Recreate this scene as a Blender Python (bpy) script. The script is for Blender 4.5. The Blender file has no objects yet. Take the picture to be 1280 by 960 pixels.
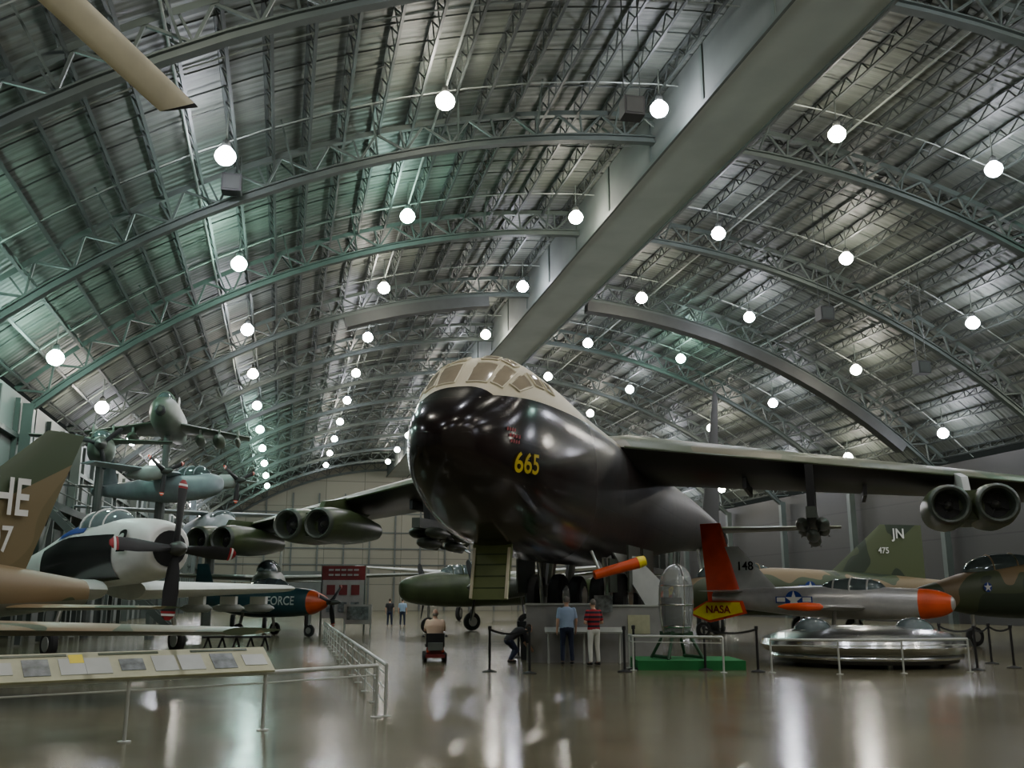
import bpy, bmesh, math, random
from mathutils import Vector, Matrix
random.seed(7)
V=Vector; R=math.radians; pi=math.pi; sin=math.sin; cos=math.cos
S=bpy.context.scene; C=S.collection
FP=1200.; PT=math.atan(.225); CZ=1.65
def at(px,py,Y):
    b=(480-py)/FP; a=(px-640)/FP; t=Y/(cos(PT)-b*sin(PT)); return V((a*t,Y,CZ+t*(sin(PT)+b*cos(PT))))
def gd(px,py):
    b=(480-py)/FP; a=(px-640)/FP; t=CZ/-(sin(PT)+b*cos(PT)); return V((a*t,t*(cos(PT)-b*sin(PT)),0))
# ---------------------------------------------------------------- materials
def nd(nt,t,ins=None,**pr):
    n=nt.nodes.new('ShaderNode'+t)
    for k,v in pr.items(): setattr(n,k,v)
    for k,v in (ins or {}).items():
        if isinstance(v,bpy.types.NodeSocket): nt.links.new(v,n.inputs[k])
        else: n.inputs[k].default_value=v
    return n
def base(name,rough=.5,metal=0):
    m=bpy.data.materials.new(name); m.use_nodes=True; nt=m.node_tree; b=nt.nodes['Principled BSDF']
    b.inputs['Roughness'].default_value=rough; b.inputs['Metallic'].default_value=metal
    return m,nt,b
def c4(c,k=1): return (min(1,c[0]*k),min(1,c[1]*k),min(1,c[2]*k),1)
def mat(name,col,rough=.5,metal=0,var=.12,vs=2.,bump=0,emit=0,trans=0):
    m,nt,b=base(name,rough,metal); tc=nd(nt,'TexCoord')
    n=nd(nt,'TexNoise',{'Vector':tc.outputs['Object'],'Scale':vs,'Detail':5.})
    r=nd(nt,'ValToRGB',{'Fac':n.outputs['Fac']}); e=r.color_ramp.elements
    e[0].position=.3; e[0].color=c4(col,1-var); e[1].position=.7; e[1].color=c4(col,1+var)
    nt.links.new(r.outputs[0],b.inputs['Base Color'])
    if bump:
        bp=nd(nt,'Bump',{'Height':n.outputs['Fac'],'Strength':bump,'Distance':.05}); nt.links.new(bp.outputs[0],b.inputs['Normal'])
    if trans: b.inputs['Transmission Weight'].default_value=trans
    return m
def camo_nodes(nt,tc,cols,scale):
    n=nd(nt,'TexNoise',{'Vector':tc.outputs['Object'],'Scale':scale,'Detail':1.5,'Distortion':.6})
    r=nd(nt,'ValToRGB',{'Fac':n.outputs['Fac']}); r.color_ramp.interpolation='CONSTANT'; e=r.color_ramp.elements
    ps=[0,.46,.56][:len(cols)]
    e[0].position=0; e[0].color=c4(cols[0]); e[1].position=ps[1]; e[1].color=c4(cols[1])
    if len(cols)>2:
        x=e.new(ps[2]); x.color=c4(cols[2])
    return r.outputs[0]
def camo(name,cols,scale=.35,rough=.5,under=None,ztop=None):
    m,nt,b=base(name,rough); tc=nd(nt,'TexCoord'); o=camo_nodes(nt,tc,cols,scale)
    if under:
        sp=nd(nt,'SeparateXYZ',{0:tc.outputs['Normal']}); g=nd(nt,'Math',{0:sp.outputs['Z'],1:under[3]},operation='GREATER_THAN')
        mx=nd(nt,'MixRGB',{'Fac':g.outputs[0],'Color1':c4(under),'Color2':o}); o=mx.outputs[0]
    if ztop:
        sp=nd(nt,'SeparateXYZ',{0:tc.outputs['Object']}); a=nd(nt,'Math',{0:sp.outputs['X'],1:-.55},operation='MULTIPLY'); a2=nd(nt,'Math',{0:sp.outputs['Z'],1:a.outputs[0]},operation='ADD')
        g=nd(nt,'Math',{0:a2.outputs[0],1:ztop[0]},operation='GREATER_THAN')
        mx=nd(nt,'MixRGB',{'Fac':g.outputs[0],'Color1':o,'Color2':c4(ztop[1])}); o=mx.outputs[0]
    nt.links.new(o,b.inputs['Base Color']); return m
TAN=(.23,.165,.085); GRN=(.065,.085,.04); DGR=(.035,.05,.03)
M={}
M['camo']=camo('camouflage_paint',[TAN,GRN,DGR],.4)
M['camo_fin']=camo('tail_camouflage_paint',[(.19,.145,.07),(.15,.12,.055),(.17,.13,.06)],.22,.5,None,(-2.75,(.05,.075,.032)))
M['camo_u']=camo('camouflage_grey_underside',[TAN,GRN,(.16,.14,.07)],.45,.45,(.20,.20,.155,-.45))
M['camog']=camo('green_camouflage',[GRN,DGR,(.09,.11,.05)],.3)
M['black']=mat('gloss_black',(.012,.011,.011),.22,0,.4)
M['matblack']=mat('matte_black',(.015,.015,.016),.6)
M['rubber']=mat('tyre_rubber',(.02,.02,.02),.8)
M['olive']=mat('olive_green_paint',(.052,.072,.03),.32,0,.25,1.5)
M['dolive']=mat('dark_green_grey_metal',(.045,.055,.042),.4)
M['grey']=mat('light_grey_paint',(.40,.42,.40),.45)
M['bgrey']=mat('blue_grey_paint',(.27,.32,.34),.45)
M['ggrey']=mat('green_grey_paint',(.085,.105,.078),.5,0,.25,1)
M['fingrey']=mat('dark_fin_paint',(.009,.011,.010),.8)
M['white']=mat('white_paint',(.78,.78,.74),.4,0,.06)
M['cream']=mat('cream_paint',(.74,.68,.50),.5)
M['silver']=mat('bare_aluminium',(.68,.69,.68),.2,1,.1,3,.03)
M['psilver']=mat('silver_lacquer',(.5,.5,.48),.3,.35,.1,3)
M['steel']=mat('brushed_steel',(.5,.5,.48),.35,.9)
M['dsteel']=mat('dull_dark_steel',(.12,.12,.11),.45,.6)
M['red']=mat('red_orange_paint',(.68,.07,.02),.35)
M['dred']=mat('dark_red_lettering',(.28,.01,.015),.5)
M['orange']=mat('orange_paint',(.72,.09,.015),.35)
M['yellow']=mat('yellow_paint',(.88,.70,.02),.4)
M['blue']=mat('navy_blue_paint',(.02,.05,.26),.35)
M['teal']=mat('dark_teal_paint',(.015,.05,.06),.4)
M['glass']=mat('tinted_glass',(.10,.13,.13),.06,.3)
M['cglass']=mat('clear_canopy_glass',(.22,.26,.27),.06,.4)
M['wglass']=mat('cockpit_window_glass',(.36,.30,.21),.08,.15)  # pale tan base colour stands in for light reflected by the panes
M['clear']=mat('clear_dome_glass',(.75,.8,.8),.04,0,.02,2,0,0,.75)
M['truss']=mat('green_grey_steel',(.050,.064,.056),.55,.1,.2,.6)
M['joist']=mat('dark_joist_steel',(.028,.034,.031),.55,.1,.2)
M['brid']=mat('dull_grey_conduit',(.15,.17,.15),.55,.1)
M['beam']=mat('grey_ridge_side_darkened',(.075,.085,.078),.7,0,.2,.4)  # beam side painted darker to offset the strong lamplight on it
M['beamb']=mat('grey_ridge_soffit_lightened',(.36,.38,.35),.7,0,.1,.4)  # same beam, underside painted lighter in place of the light it lacks
M['duct']=mat('dark_grey_duct',(.030,.033,.030),.6)
M['rail']=mat('pale_grey_railing_paint',(.5,.52,.48),.35)
M['panel']=mat('exhibit_grey',(.29,.29,.28),.6)
M['green']=mat('green_carpet',(.015,.17,.045),.9)
M['dgreen']=mat('dark_green_frame_paint',(.02,.07,.03),.6)
M['hatchg']=mat('yellow_green_primer',(.14,.17,.06),.5)
M['skin']=mat('skin',(.6,.36,.25),.6)
M['hairg']=mat('grey_hair',(.18,.16,.14),.8)
M['hairb']=mat('brown_hair',(.05,.035,.025),.8)
M['shirtb']=mat('light_blue_shirt',(.36,.48,.66),.8)
M['navy']=mat('navy_trousers',(.02,.028,.06),.85)
M['whitecl']=mat('white_cotton',(.72,.72,.67),.85)
M['offwhite']=mat('dull_white_board',(.45,.43,.41),.85)
M['peach']=mat('pale_peach_shirt',(.85,.62,.45),.85)
M['darkcl']=mat('dark_clothes',(.03,.03,.035),.85)
M['maroon']=mat('maroon_plastic',(.20,.025,.025),.4)
M['paper']=mat('printed_board',(.50,.50,.33),.5,0,.1,6)
M['pic']=mat('photo_print',(.18,.2,.2),.4,0,.6,7)
def stripes(name,a,b,sc):
    m,nt,bs=base(name,.8); tc=nd(nt,'TexCoord'); w=nd(nt,'TexWave',{'Vector':tc.outputs['Object'],'Scale':sc},bands_direction='Z')
    r=nd(nt,'ValToRGB',{'Fac':w.outputs['Fac']}); r.color_ramp.interpolation='CONSTANT'; e=r.color_ramp.elements
    e[0].color=c4(a); e[1].position=.5; e[1].color=c4(b); nt.links.new(r.outputs[0],bs.inputs['Base Color']); return m
M['striped']=stripes('red_and_dark_striped_cotton',(.38,.02,.03),(.02,.015,.03),2.6)
LAMP=[]
for nm,c,k in (('warm',(1,.94,.82),175),('teal',(.60,1,.86),205),('violet',(.88,.9,1),180)):
    m,nt,b=base('lamp_glow_'+nm); b.inputs['Base Color'].default_value=(0,0,0,1)
    b.inputs['Emission Color'].default_value=c4(c); b.inputs['Emission Strength'].default_value=k; LAMP.append(m)
# roof deck
m,nt,b=base('roof_deck',.6,0); tc=nd(nt,'TexCoord')
n1=nd(nt,'TexNoise',{'Vector':tc.outputs['Object'],'Scale':.5,'Detail':6.})
mp=nd(nt,'Mapping',{'Vector':tc.outputs['Object'],'Scale':(.35,9,.35)}); n2=nd(nt,'TexNoise',{'Vector':mp.outputs[0],'Scale':1.3,'Detail':6.})
w=nd(nt,'TexWave',{'Vector':tc.outputs['Object'],'Scale':.8,'Distortion':.5},bands_direction='Y')
r=nd(nt,'ValToRGB',{'Fac':n2.outputs['Fac']}); e=r.color_ramp.elements; e[0].position=.3; e[0].color=(.062,.072,.060,1); e[1].position=.75; e[1].color=(.135,.148,.126,1)
r2=nd(nt,'ValToRGB',{'Fac':n1.outputs['Fac']}); e=r2.color_ramp.elements; e[0].position=.3; e[0].color=(.65,.65,.65,1); e[1].position=.7; e[1].color=(1,1,1,1)
mx=nd(nt,'MixRGB',{'Fac':1.,'Color1':r.outputs[0],'Color2':r2.outputs[0]},blend_type='MULTIPLY'); nt.links.new(mx.outputs[0],b.inputs['Base Color'])
bp=nd(nt,'Bump',{'Height':w.outputs['Fac'],'Strength':.22,'Distance':.1}); nt.links.new(bp.outputs[0],b.inputs['Normal']); M['deck']=m
# floor
m,nt,b=base('polished_concrete',.2); tc=nd(nt,'TexCoord')
n1=nd(nt,'TexNoise',{'Vector':tc.outputs['Object'],'Scale':.25,'Detail':8.,'Roughness':.6}); n2=nd(nt,'TexNoise',{'Vector':tc.outputs['Object'],'Scale':.7,'Detail':3.})
r=nd(nt,'ValToRGB',{'Fac':n1.outputs['Fac']}); e=r.color_ramp.elements; e[0].position=.25; e[0].color=(.115,.106,.062,1); e[1].position=.75; e[1].color=(.195,.178,.11,1)
br=nd(nt,'TexBrick',{'Vector':tc.outputs['Object'],'Color1':(1,1,1,1),'Color2':(.93,.93,.93,1),'Mortar':(.35,.33,.3,1),'Scale':1.,'Mortar Size':.02,'Brick Width':5.8,'Row Height':5.8},offset=0.)
mx=nd(nt,'MixRGB',{'Fac':1.,'Color1':r.outputs[0],'Color2':br.outputs[0]},blend_type='MULTIPLY'); nt.links.new(mx.outputs[0],b.inputs['Base Color'])
mr=nd(nt,'MapRange',{'Value':n2.outputs['Fac'],'To Min':.12,'To Max':.23}); nt.links.new(mr.outputs[0],b.inputs['Roughness']); M['floor']=m
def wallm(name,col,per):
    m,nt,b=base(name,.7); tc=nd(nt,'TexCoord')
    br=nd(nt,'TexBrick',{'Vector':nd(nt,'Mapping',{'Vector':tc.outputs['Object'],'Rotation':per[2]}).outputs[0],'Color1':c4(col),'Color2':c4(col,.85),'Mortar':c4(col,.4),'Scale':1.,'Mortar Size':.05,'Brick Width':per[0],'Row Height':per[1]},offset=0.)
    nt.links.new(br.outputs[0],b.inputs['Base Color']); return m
M['wallend']=wallm('end_wall_panels',(.20,.19,.145),(6,4,(R(90),0,0)))
M['wallleft']=wallm('left_wall_panels',(.16,.175,.165),(3,5,(R(90),0,R(90))))
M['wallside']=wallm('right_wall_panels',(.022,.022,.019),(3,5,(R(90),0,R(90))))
# bomber paints
m,nt,b=base('bomber_fuselage_paint',.2); tc=nd(nt,'TexCoord'); sp=nd(nt,'SeparateXYZ',{0:tc.outputs['Object']})
top=camo_nodes(nt,tc,[(.22,.185,.11),(.08,.09,.045),(.19,.165,.095)],.25)
k=nd(nt,'Math',{0:sp.outputs['X'],1:7.2},operation='LESS_THAN'); tm=nd(nt,'MixRGB',{'Fac':k.outputs[0],'Color1':top,'Color2':(.66,.59,.42,1)})
thr=nd(nt,'Math',{0:sp.outputs['X'],1:.07},operation='MULTIPLY'); tt=nd(nt,'Math',{0:thr.outputs[0],1:5.6},operation='ADD'); tt2=nd(nt,'Math',{0:tt.outputs[0],1:6.1},operation='MINIMUM')
g1=nd(nt,'Math',{0:sp.outputs['Z'],1:tt2.outputs[0]},operation='GREATER_THAN'); g2=nd(nt,'Math',{0:sp.outputs['X'],1:1.25},operation='GREATER_THAN'); g=nd(nt,'Math',{0:g1.outputs[0],1:g2.outputs[0]},operation='MULTIPLY')
n=nd(nt,'TexNoise',{'Vector':tc.outputs['Object'],'Scale':1.2,'Detail':5.}); rr=nd(nt,'ValToRGB',{'Fac':n.outputs['Fac']}); e=rr.color_ramp.elements
e[0].position=.35; e[0].color=(.006,.005,.005,1); e[1].position=.75; e[1].color=(.024,.014,.012,1)
mx=nd(nt,'MixRGB',{'Fac':g.outputs[0],'Color1':rr.outputs[0],'Color2':tm.outputs[0]}); nt.links.new(mx.outputs[0],b.inputs['Base Color'])
br=nd(nt,'TexBrick',{'Vector':nd(nt,'Mapping',{'Vector':tc.outputs['Object'],'Rotation':(R(90),0,0)}).outputs[0],'Color1':(1,1,1,1),'Color2':(1,1,1,1),'Mortar':(0,0,0,1),'Scale':1.,'Mortar Size':.012,'Brick Width':1.4,'Row Height':.8})
ad=nd(nt,'Math',{0:br.outputs['Color'],1:n.outputs['Fac']},operation='ADD')
bp=nd(nt,'Bump',{'Height':ad.outputs[0],'Strength':.4,'Distance':.02}); nt.links.new(bp.outputs[0],b.inputs['Normal'])
ra=nd(nt,'MapRange',{'Value':sp.outputs['X'],'From Min':4.,'From Max':14.,'To Min':.17,'To Max':.5}); rg=nd(nt,'Math',{0:ra.outputs[0],1:nd(nt,'Math',{0:g.outputs[0],1:.5},operation='MULTIPLY').outputs[0]},operation='MAXIMUM')
nt.links.new(rg.outputs[0],b.inputs['Roughness']); b.inputs['Specular IOR Level'].default_value=.45; M['b_fus']=m
M['b_wing']=camo('bomber_wing_paint',[(.10,.11,.06),GRN,(.13,.12,.07)],.3,.4,(.014,.013,.012,.25))
# ---------------------------------------------------------------- mesh builder
Z=V((0,0,1))
def frame(d):
    d=V(d).normalized(); u=Z if abs(d.z)<.95 else V((1,0,0)); a=d.cross(u).normalized(); b=a.cross(d).normalized(); return d,a,b
class MB:
    def __init__(s): s.v=[];s.f=[];s.m=[];s.mi=0
    def add(s,vs,fs):
        o=len(s.v); s.v+=[V(x) for x in vs]; s.f+=[[i+o for i in f] for f in fs]; s.m+=[s.mi]*len(fs); return s
    def box(s,c,z,rot=None):
        c=V(c); h=V(z)/2; vs=[]
        for x in(-1,1):
            for y in(-1,1):
                for w in(-1,1):
                    p=V((x*h.x,y*h.y,w*h.z)); vs.append(c+(rot@p if rot else p))
        return s.add(vs,[(0,1,3,2),(4,6,7,5),(0,4,5,1),(2,3,7,6),(0,2,6,4),(1,5,7,3)])
    def bar(s,p,q,w,h):
        p=V(p);q=V(q); d,a,b=frame(q-p); vs=[x+a*i*w/2+b*j*h/2 for x in(p,q) for i,j in((-1,-1),(1,-1),(1,1),(-1,1))]
        return s.add(vs,[(0,1,2,3),(7,6,5,4),(0,4,5,1),(1,5,6,2),(2,6,7,3),(3,7,4,0)])
    def loft(s,rings,cap=True):
        n=len(rings[0]); vs=[p for r in rings for p in r]; fs=[]
        for i in range(len(rings)-1):
            for j in range(n):
                k=(j+1)%n; fs.append((i*n+j,i*n+k,(i+1)*n+k,(i+1)*n+j))
        if cap: fs+=[tuple(range(n))[::-1],tuple(range((len(rings)-1)*n,len(rings)*n))]
        return s.add(vs,fs)
    def lathe(s,o,d,prof,n=16,cap=True):
        o=V(o); d,a,b=frame(d)
        return s.loft([[o+d*t+(a*cos(2*pi*i/n)+b*sin(2*pi*i/n))*max(r,.0005) for i in range(n)] for t,r in prof],cap)
    def tube(s,p,q,r,r1=None,n=8):
        p=V(p);q=V(q); return s.lathe(p,q-p,[(0,r),((q-p).length,r if r1 is None else r1)],n)
    def path(s,ps,r,n=6):
        for i in range(len(ps)-1): s.tube(ps[i],ps[i+1],r,None,n)
        return s
    def ell(s,c,r,n=12,m=8):
        c=V(c); r=V(r) if hasattr(r,'__len__') else V((r,r,r))
        return s.loft([[c+V((r.x*sin(t)*cos(2*pi*i/n),r.y*sin(t)*sin(2*pi*i/n),-r.z*cos(t))) for i in range(n)] for t in [max(.02,min(pi-.02,pi*j/m)) for j in range(m+1)]])
    def cap(s,p,q,r,r1):
        s.tube(p,q,r,r1,10); s.ell(p,r,10,6); s.ell(q,r1,10,6); return s
    def foil(s,secs,nrm=(0,0,1)):
        nrm=V(nrm); pr=[(0,0),(.03,.35),(.12,.75),(.3,1),(.6,.75),(1,.06)]
        rings=[]
        for p,c,t in secs:
            p=V(p); rings.append([p+V((c*x,0,0))+nrm*t/2*y for x,y in pr]+[p+V((c*x,0,0))-nrm*t/2*y for x,y in pr[:0:-1]])
        return s.loft(rings)
    def poly(s,ps,th):
        n=len(ps); th=V(th); ps=[V(p) for p in ps]
        return s.add(ps+[p+th for p in ps],[tuple(range(n))[::-1],tuple(range(n,2*n))]+[(i,(i+1)%n,n+(i+1)%n,n+i) for i in range(n)])
    def build(s,name,mt,parent=None,loc=None,rz=0,ang=35):
        me=bpy.data.meshes.new(name); me.from_pydata(s.v,[],s.f); me.update()
        bm=bmesh.new(); bm.from_mesh(me); bmesh.ops.recalc_face_normals(bm,faces=bm.faces); bm.to_mesh(me); bm.free()
        for x in (mt if isinstance(mt,list) else [mt]): me.materials.append(x)
        me.polygons.foreach_set('material_index',s.m); me.polygons.foreach_set('use_smooth',[True]*len(s.f)); me.set_sharp_from_angle(angle=R(ang))
        o=bpy.data.objects.new(name,me); C.objects.link(o)
        if parent: o.parent=parent
        if loc is not None: o.location=loc
        o.rotation_euler.z=rz; return o
def tag(o,label,cat,group=None,kind=None):
    o['label']=label; o['category']=cat
    if group: o['group']=group
    if kind: o['kind']=kind
    return o
def thing(name,label,cat,loc=(0,0,0),rz=0,group=None):
    o=bpy.data.objects.new(name,None); C.objects.link(o); o.location=loc; o.rotation_euler.z=rz; return tag(o,label,cat,group)
def dup(o,parent=None):
    c=o.copy(); C.objects.link(c); c.parent=parent
    for ch in list(o.children): dup(ch,c)
    return c
ORD='first second third fourth fifth sixth seventh eighth ninth tenth eleventh twelfth thirteenth fourteenth fifteenth sixteenth seventeenth eighteenth nineteenth twentieth'.split()
def text(s,size,mt,parent,o,right,up,name='lettering',fn=None,sx=1.):
    cu=bpy.data.curves.new(name,'FONT'); cu.body=s; cu.size=size; cu.align_x='CENTER'; cu.align_y='CENTER'; cu.extrude=.004; cu.offset=.014*size
    t=bpy.data.objects.new(name,cu); C.objects.link(t); dg=bpy.context.evaluated_depsgraph_get(); me=bpy.data.meshes.new_from_object(t.evaluated_get(dg))
    bpy.data.objects.remove(t); o=V(o); right=V(right).normalized(); up=V(up).normalized(); n=right.cross(up)
    for v in me.vertices:
        p=o+right*v.co.x*sx+up*v.co.y+n*v.co.z; v.co=fn(p) if fn else p
    me.materials.clear(); me.materials.append(mt); ob=bpy.data.objects.new(name,me); C.objects.link(ob); ob.parent=parent; return ob
def insignia(parent,o,right,up,r,bars=True):
    o=V(o); right=V(right).normalized(); up=V(up).normalized(); n=right.cross(up)
    P=lambda x,y,z:o+right*x*r+up*y*r+n*z
    b=MB()
    b.mi=0; b.poly([P(cos(i*pi/12),sin(i*pi/12),0) for i in range(24)],n*.01)
    if bars: b.poly([P(-2.1,-.32,0),P(2.1,-.32,0),P(2.1,.38,0),P(-2.1,.38,0)],n*.008)
    b.mi=1; st=[P((1 if i%2==0 else .39)*cos(pi/2+i*pi/5),(1 if i%2==0 else .39)*sin(pi/2+i*pi/5),.012) for i in range(10)]
    b.poly(st,n*.005)
    if bars:
        for k in(-1,1): b.poly([P(k*1.0,-.2,.01),P(k*1.95,-.2,.01),P(k*1.95,.28,.01),P(k*1.0,.28,.01)],n*.005)
    b.build('star_insignia',[M['blue'],M['white']],parent)
# ---------------------------------------------------------------- hangar
TH=R(13.18); e_w=V((cos(TH),sin(TH),0)); e_l=V((-sin(TH),cos(TH),0))
def HW(c,s,z): return e_w*c+e_l*s+V((0,0,z))
C0=17.; RL=42.8; ZC=-20.95; FM=math.asin(29/RL); BAY=11.6; NB=14; S0=-8.9
def arc(rad,f): return (C0+rad*sin(f),ZC+rad*cos(f))
def struct(o): o['kind']='structure'; return o
L_=NB*BAY
struct(MB().box((C0,S0+L_/2,-.1),(62,L_+1,.2)).build('floor',M['floor'],rz=TH))
struct(MB().box((C0-29.9,S0+L_/2,5.6),(.3,L_+1,11.4)).build('wall_left',M['wallleft'],rz=TH))
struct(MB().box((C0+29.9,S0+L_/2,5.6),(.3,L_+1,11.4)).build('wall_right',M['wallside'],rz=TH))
for nm,y in(('wall_far',S0+L_+.4),('wall_near',S0-.7)):
    pts=[(C0-30,y,0),(C0+30,y,0)]+[(arc(RL+1.8,f)[0],y,arc(RL+1.8,f)[1]) for f in [FM*(1-2*i/24) for i in range(25)]]
    struct(MB().poly(pts,(0,.3,0)).build(nm,M['wallend'],rz=TH))
d=struct(MB().box((C0-14,S0+L_+.2,3),(9,.2,6)).build('door_1',M['beam'],rz=TH))
b=MB()
for z in(7,9.5,12,15): b.box((C0,S0+L_+.2,z),(56,.15,.18))
for x in range(-28,29,4): b.box((C0+x,S0+L_+.15,7 if abs(x)>20 else 9),(.25,.2,12 if abs(x)>20 else 18))
struct(b.build('trim_1',M['beam'],rz=TH))
b=MB()
for z in(3.5,6.2,9.2): b.box((C0-29.6,S0+L_/2,z),(.25,L_,.22))
for k in range(50): b.box((C0-29.6,S0+k*3.2,5.5),(.22,.2,11))
struct(b.build('trim_2',M['truss'],rz=TH))
jb=MB(); jb.box((0,BAY/2,.33),(.14,BAY,.06)); jb.box((0,BAY/2,-.33),(.11,BAY,.07))
nz=20
for i in range(nz):
    y0=BAY*i/nz; y1=BAY*(i+1)/nz; jb.bar((0,y0,-.33 if i%2 else .33),(0,y1,.33 if i%2 else -.33),.04,.05)
NSEG=36
b=MB(); vs=[]
for i in range(NSEG+1):
    f=-FM+2*FM*i/NSEG; x,z=arc(RL+2.0,f); x2,z2=arc(RL+2.2,f); vs+=[(x,0,z),(x,BAY,z),(x2,BAY,z2),(x2,0,z2)]
b.add(vs,[(4*i+a,4*i+c,4*i+4+c,4*i+4+a) for i in range(NSEG) for a,c in((0,1),(1,2),(2,3),(3,0))])
bay0=struct(b.build('ceiling',M['deck'])); jm=None
NJ=44
for i in range(NJ):
    f=-FM*.985+2*FM*.985*i/(NJ-1); x,z=arc(RL+1.55,f)
    if jm is None: j=jb.build('roof_joist',M['joist'],bay0); jm=j.data
    else:
        j=bpy.data.objects.new('roof_joist',jm); C.objects.link(j); j.parent=bay0
    j.location=(x,0,z); j.rotation_euler=(0,f,0)
for yy,rr_ in((1.5,1.85),(2.9,1.25),(4.3,1.85),(5.8,1.85),(7.2,1.85),(8.7,1.25),(10.1,1.85)):
    ps=[(arc(RL+rr_,f)[0],yy,arc(RL+rr_,f)[1]) for f in [-FM+2*FM*i/24 for i in range(25)]]
    MB().path(ps,.032,4).build('bridging_pipe',M['brid'] if rr_<1.5 else M['joist'],bay0)
for f in(-.5,-.27,.16,.38):
    x,z=arc(RL+1.1,f); MB().tube((x,0,z),(x,BAY,z),.05).build('sprinkler_pipe',M['brid'],bay0)
for k in range(NB):
    o=bay0 if k==0 else dup(bay0)
    p=HW(0,S0+BAY*k,0); o.location=p; o.rotation_euler.z=TH
t0=thing('arch_truss','x','truss')
N=32; fs=[-FM+2*FM*i/N for i in range(N+1)]
b=MB()
def ring(f,r0,r1,w): 
    a=arc(r0,f); c=arc(r1,f); return [(a[0],-w,a[1]),(a[0],w,a[1]),(c[0],w,c[1]),(c[0],-w,c[1])]
b.loft([ring(f,RL-.03,RL+.04,.18) for f in fs]); b.loft([ring(f,RL,RL+.26,.04) for f in fs]); b.loft([ring(f,RL+.24,RL+.30,.18) for f in fs])
b.build('lower_chord',M['truss'],t0)
MB().loft([ring(f,RL+1.2,RL+1.42,.12) for f in fs]).build('upper_chord',M['truss'],t0)
b=MB(); n=64
for i in range(n):
    f0=-FM+2*FM*i/n; f1=-FM+2*FM*(i+1)/n; a=arc(RL+.28 if i%2 else RL+1.25,f0); c=arc(RL+1.25 if i%2 else RL+.28,f1); b.bar((a[0],0,a[1]),(c[0],0,c[1]),.1,.09)
    if i%2: b.bar((a[0],0,a[1]),(arc(RL+1.25,f0)[0],0,arc(RL+1.25,f0)[1]),.09,.07)
b.build('web',M['truss'],t0)
km=None
for i in range(1,18):
    f0=-FM+2*FM*i/18; a=arc(RL+.28,f0)
    if km is None:
        b=MB(); b.bar((0,-2,1.6),(0,0,0),.07,.07); b.bar((0,0,0),(0,2,1.6),.07,.07); j=b.build('kicker_brace',M['truss'],t0); km=j.data
    else:
        j=bpy.data.objects.new('kicker_brace',km); C.objects.link(j); j.parent=t0
    j.location=(a[0],0,a[1]); j.rotation_euler=(0,f0,0)
for s_ in(-1,1): MB().box((C0+s_*29.2,0,5.4),(.5,.45,10.8)).build('column',M['truss'],t0)
for k in range(NB+1):
    o=t0 if k==0 else dup(t0); o.location=HW(0,S0+BAY*k,0); o.rotation_euler.z=TH
    o['label']='green-grey steel arch truss across the roof, %s from the camera end'%ORD[k]; o['group']='arch trusses of the roof'
rb=thing('ridge_beam','deep grey clad box beam along the roof ridge above the bomber','beam',(0,0,0),TH)
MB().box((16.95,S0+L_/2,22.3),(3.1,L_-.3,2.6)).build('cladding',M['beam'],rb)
MB().box((16.95,S0+L_/2,20.93),(3.3,L_-.3,.12)).build('lightened_soffit',M['beamb'],rb)  # separate panel carrying the lightened underside, light put into its colour
for x in(15.3,18.6): MB().box((x,S0+L_/2,20.85),(.12,L_-.3,.2)).build('bottom_edge',M['truss'],rb)
for k in range(NB*2): MB().box((15.38,S0+.5+k*5.8,22.3),(.08,.2,2.5)).build('cladding_seam',M['truss'],rb)
for (ca,cb,lab) in((19.5,43.5,'dark curved duct band under the arch right of the ridge beam'),(3,12.5,'dark curved duct band under the arch left of the ridge beam')):
    f0=math.asin((ca-C0)/RL); f1=math.asin((cb-C0)/RL); y=S0+6*BAY
    rr=[]
    for i in range(17):
        f=f0+(f1-f0)*i/16; a=arc(RL-.75,f); c=arc(RL-.06,f); rr.append([(a[0],y-.4,a[1]),(a[0],y+.4,a[1]),(c[0],y+.4,c[1]),(c[0],y-.4,c[1])])
    tag(MB().loft(rr).build('air_duct',M['duct'],rz=TH),lab,'duct')
def lampmesh(mi):
    l=thing('high_bay_lamp','x','lamp')
    MB().lathe((0,0,-.38),Z,[(0,.02),(.02,.12),(.08,.23),(.18,.32),(.32,.37),(.46,.34),(.58,.25),(.68,.15)],18).build('globe',LAMP[mi],l)
    MB().lathe((0,0,.27),Z,[(0,.16),(.1,.17),(.26,.14),(.34,.05)],10).build('ballast_housing',M['duct'],l)
    MB().tube((0,0,.58),(0,0,1.75),.03).build('hanger_rod',M['brid'],l); return l
protos=[lampmesh(i) for i in range(3)]; used=[0,0,0]
LC=[-10.3,-2.75,5.15,13.9,21.9,29.5,37.2,43.5]
for k in range(NB-1):
    for i,c in enumerate(LC):
        if k<2 and i in(0,7): continue
        f=math.asin((c-C0)/RL); z=arc(RL,f)[1]+.15-(.8 if i in(3,4) else 0)
        mi=1 if (i==1 and k in(4,8)) or (i==0 and k in(3,4)) or (i==2 and k==4) or (i==6 and k in(3,)) or (i==1 and k>8) or (i==5 and k==6) else (2 if (i+k*3)%4 in(0,2) else 0)
        if used[mi]: o=dup(protos[mi])
        else: o=protos[mi]; used[mi]=1
        o.location=HW(c,S0+BAY*k+7.3,z)
        o['label']='glowing high-bay lamp, %s row from the left wall, %s from the camera end'%(ORD[i],ORD[k]); o['group']='high-bay lamps under the roof'
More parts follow.
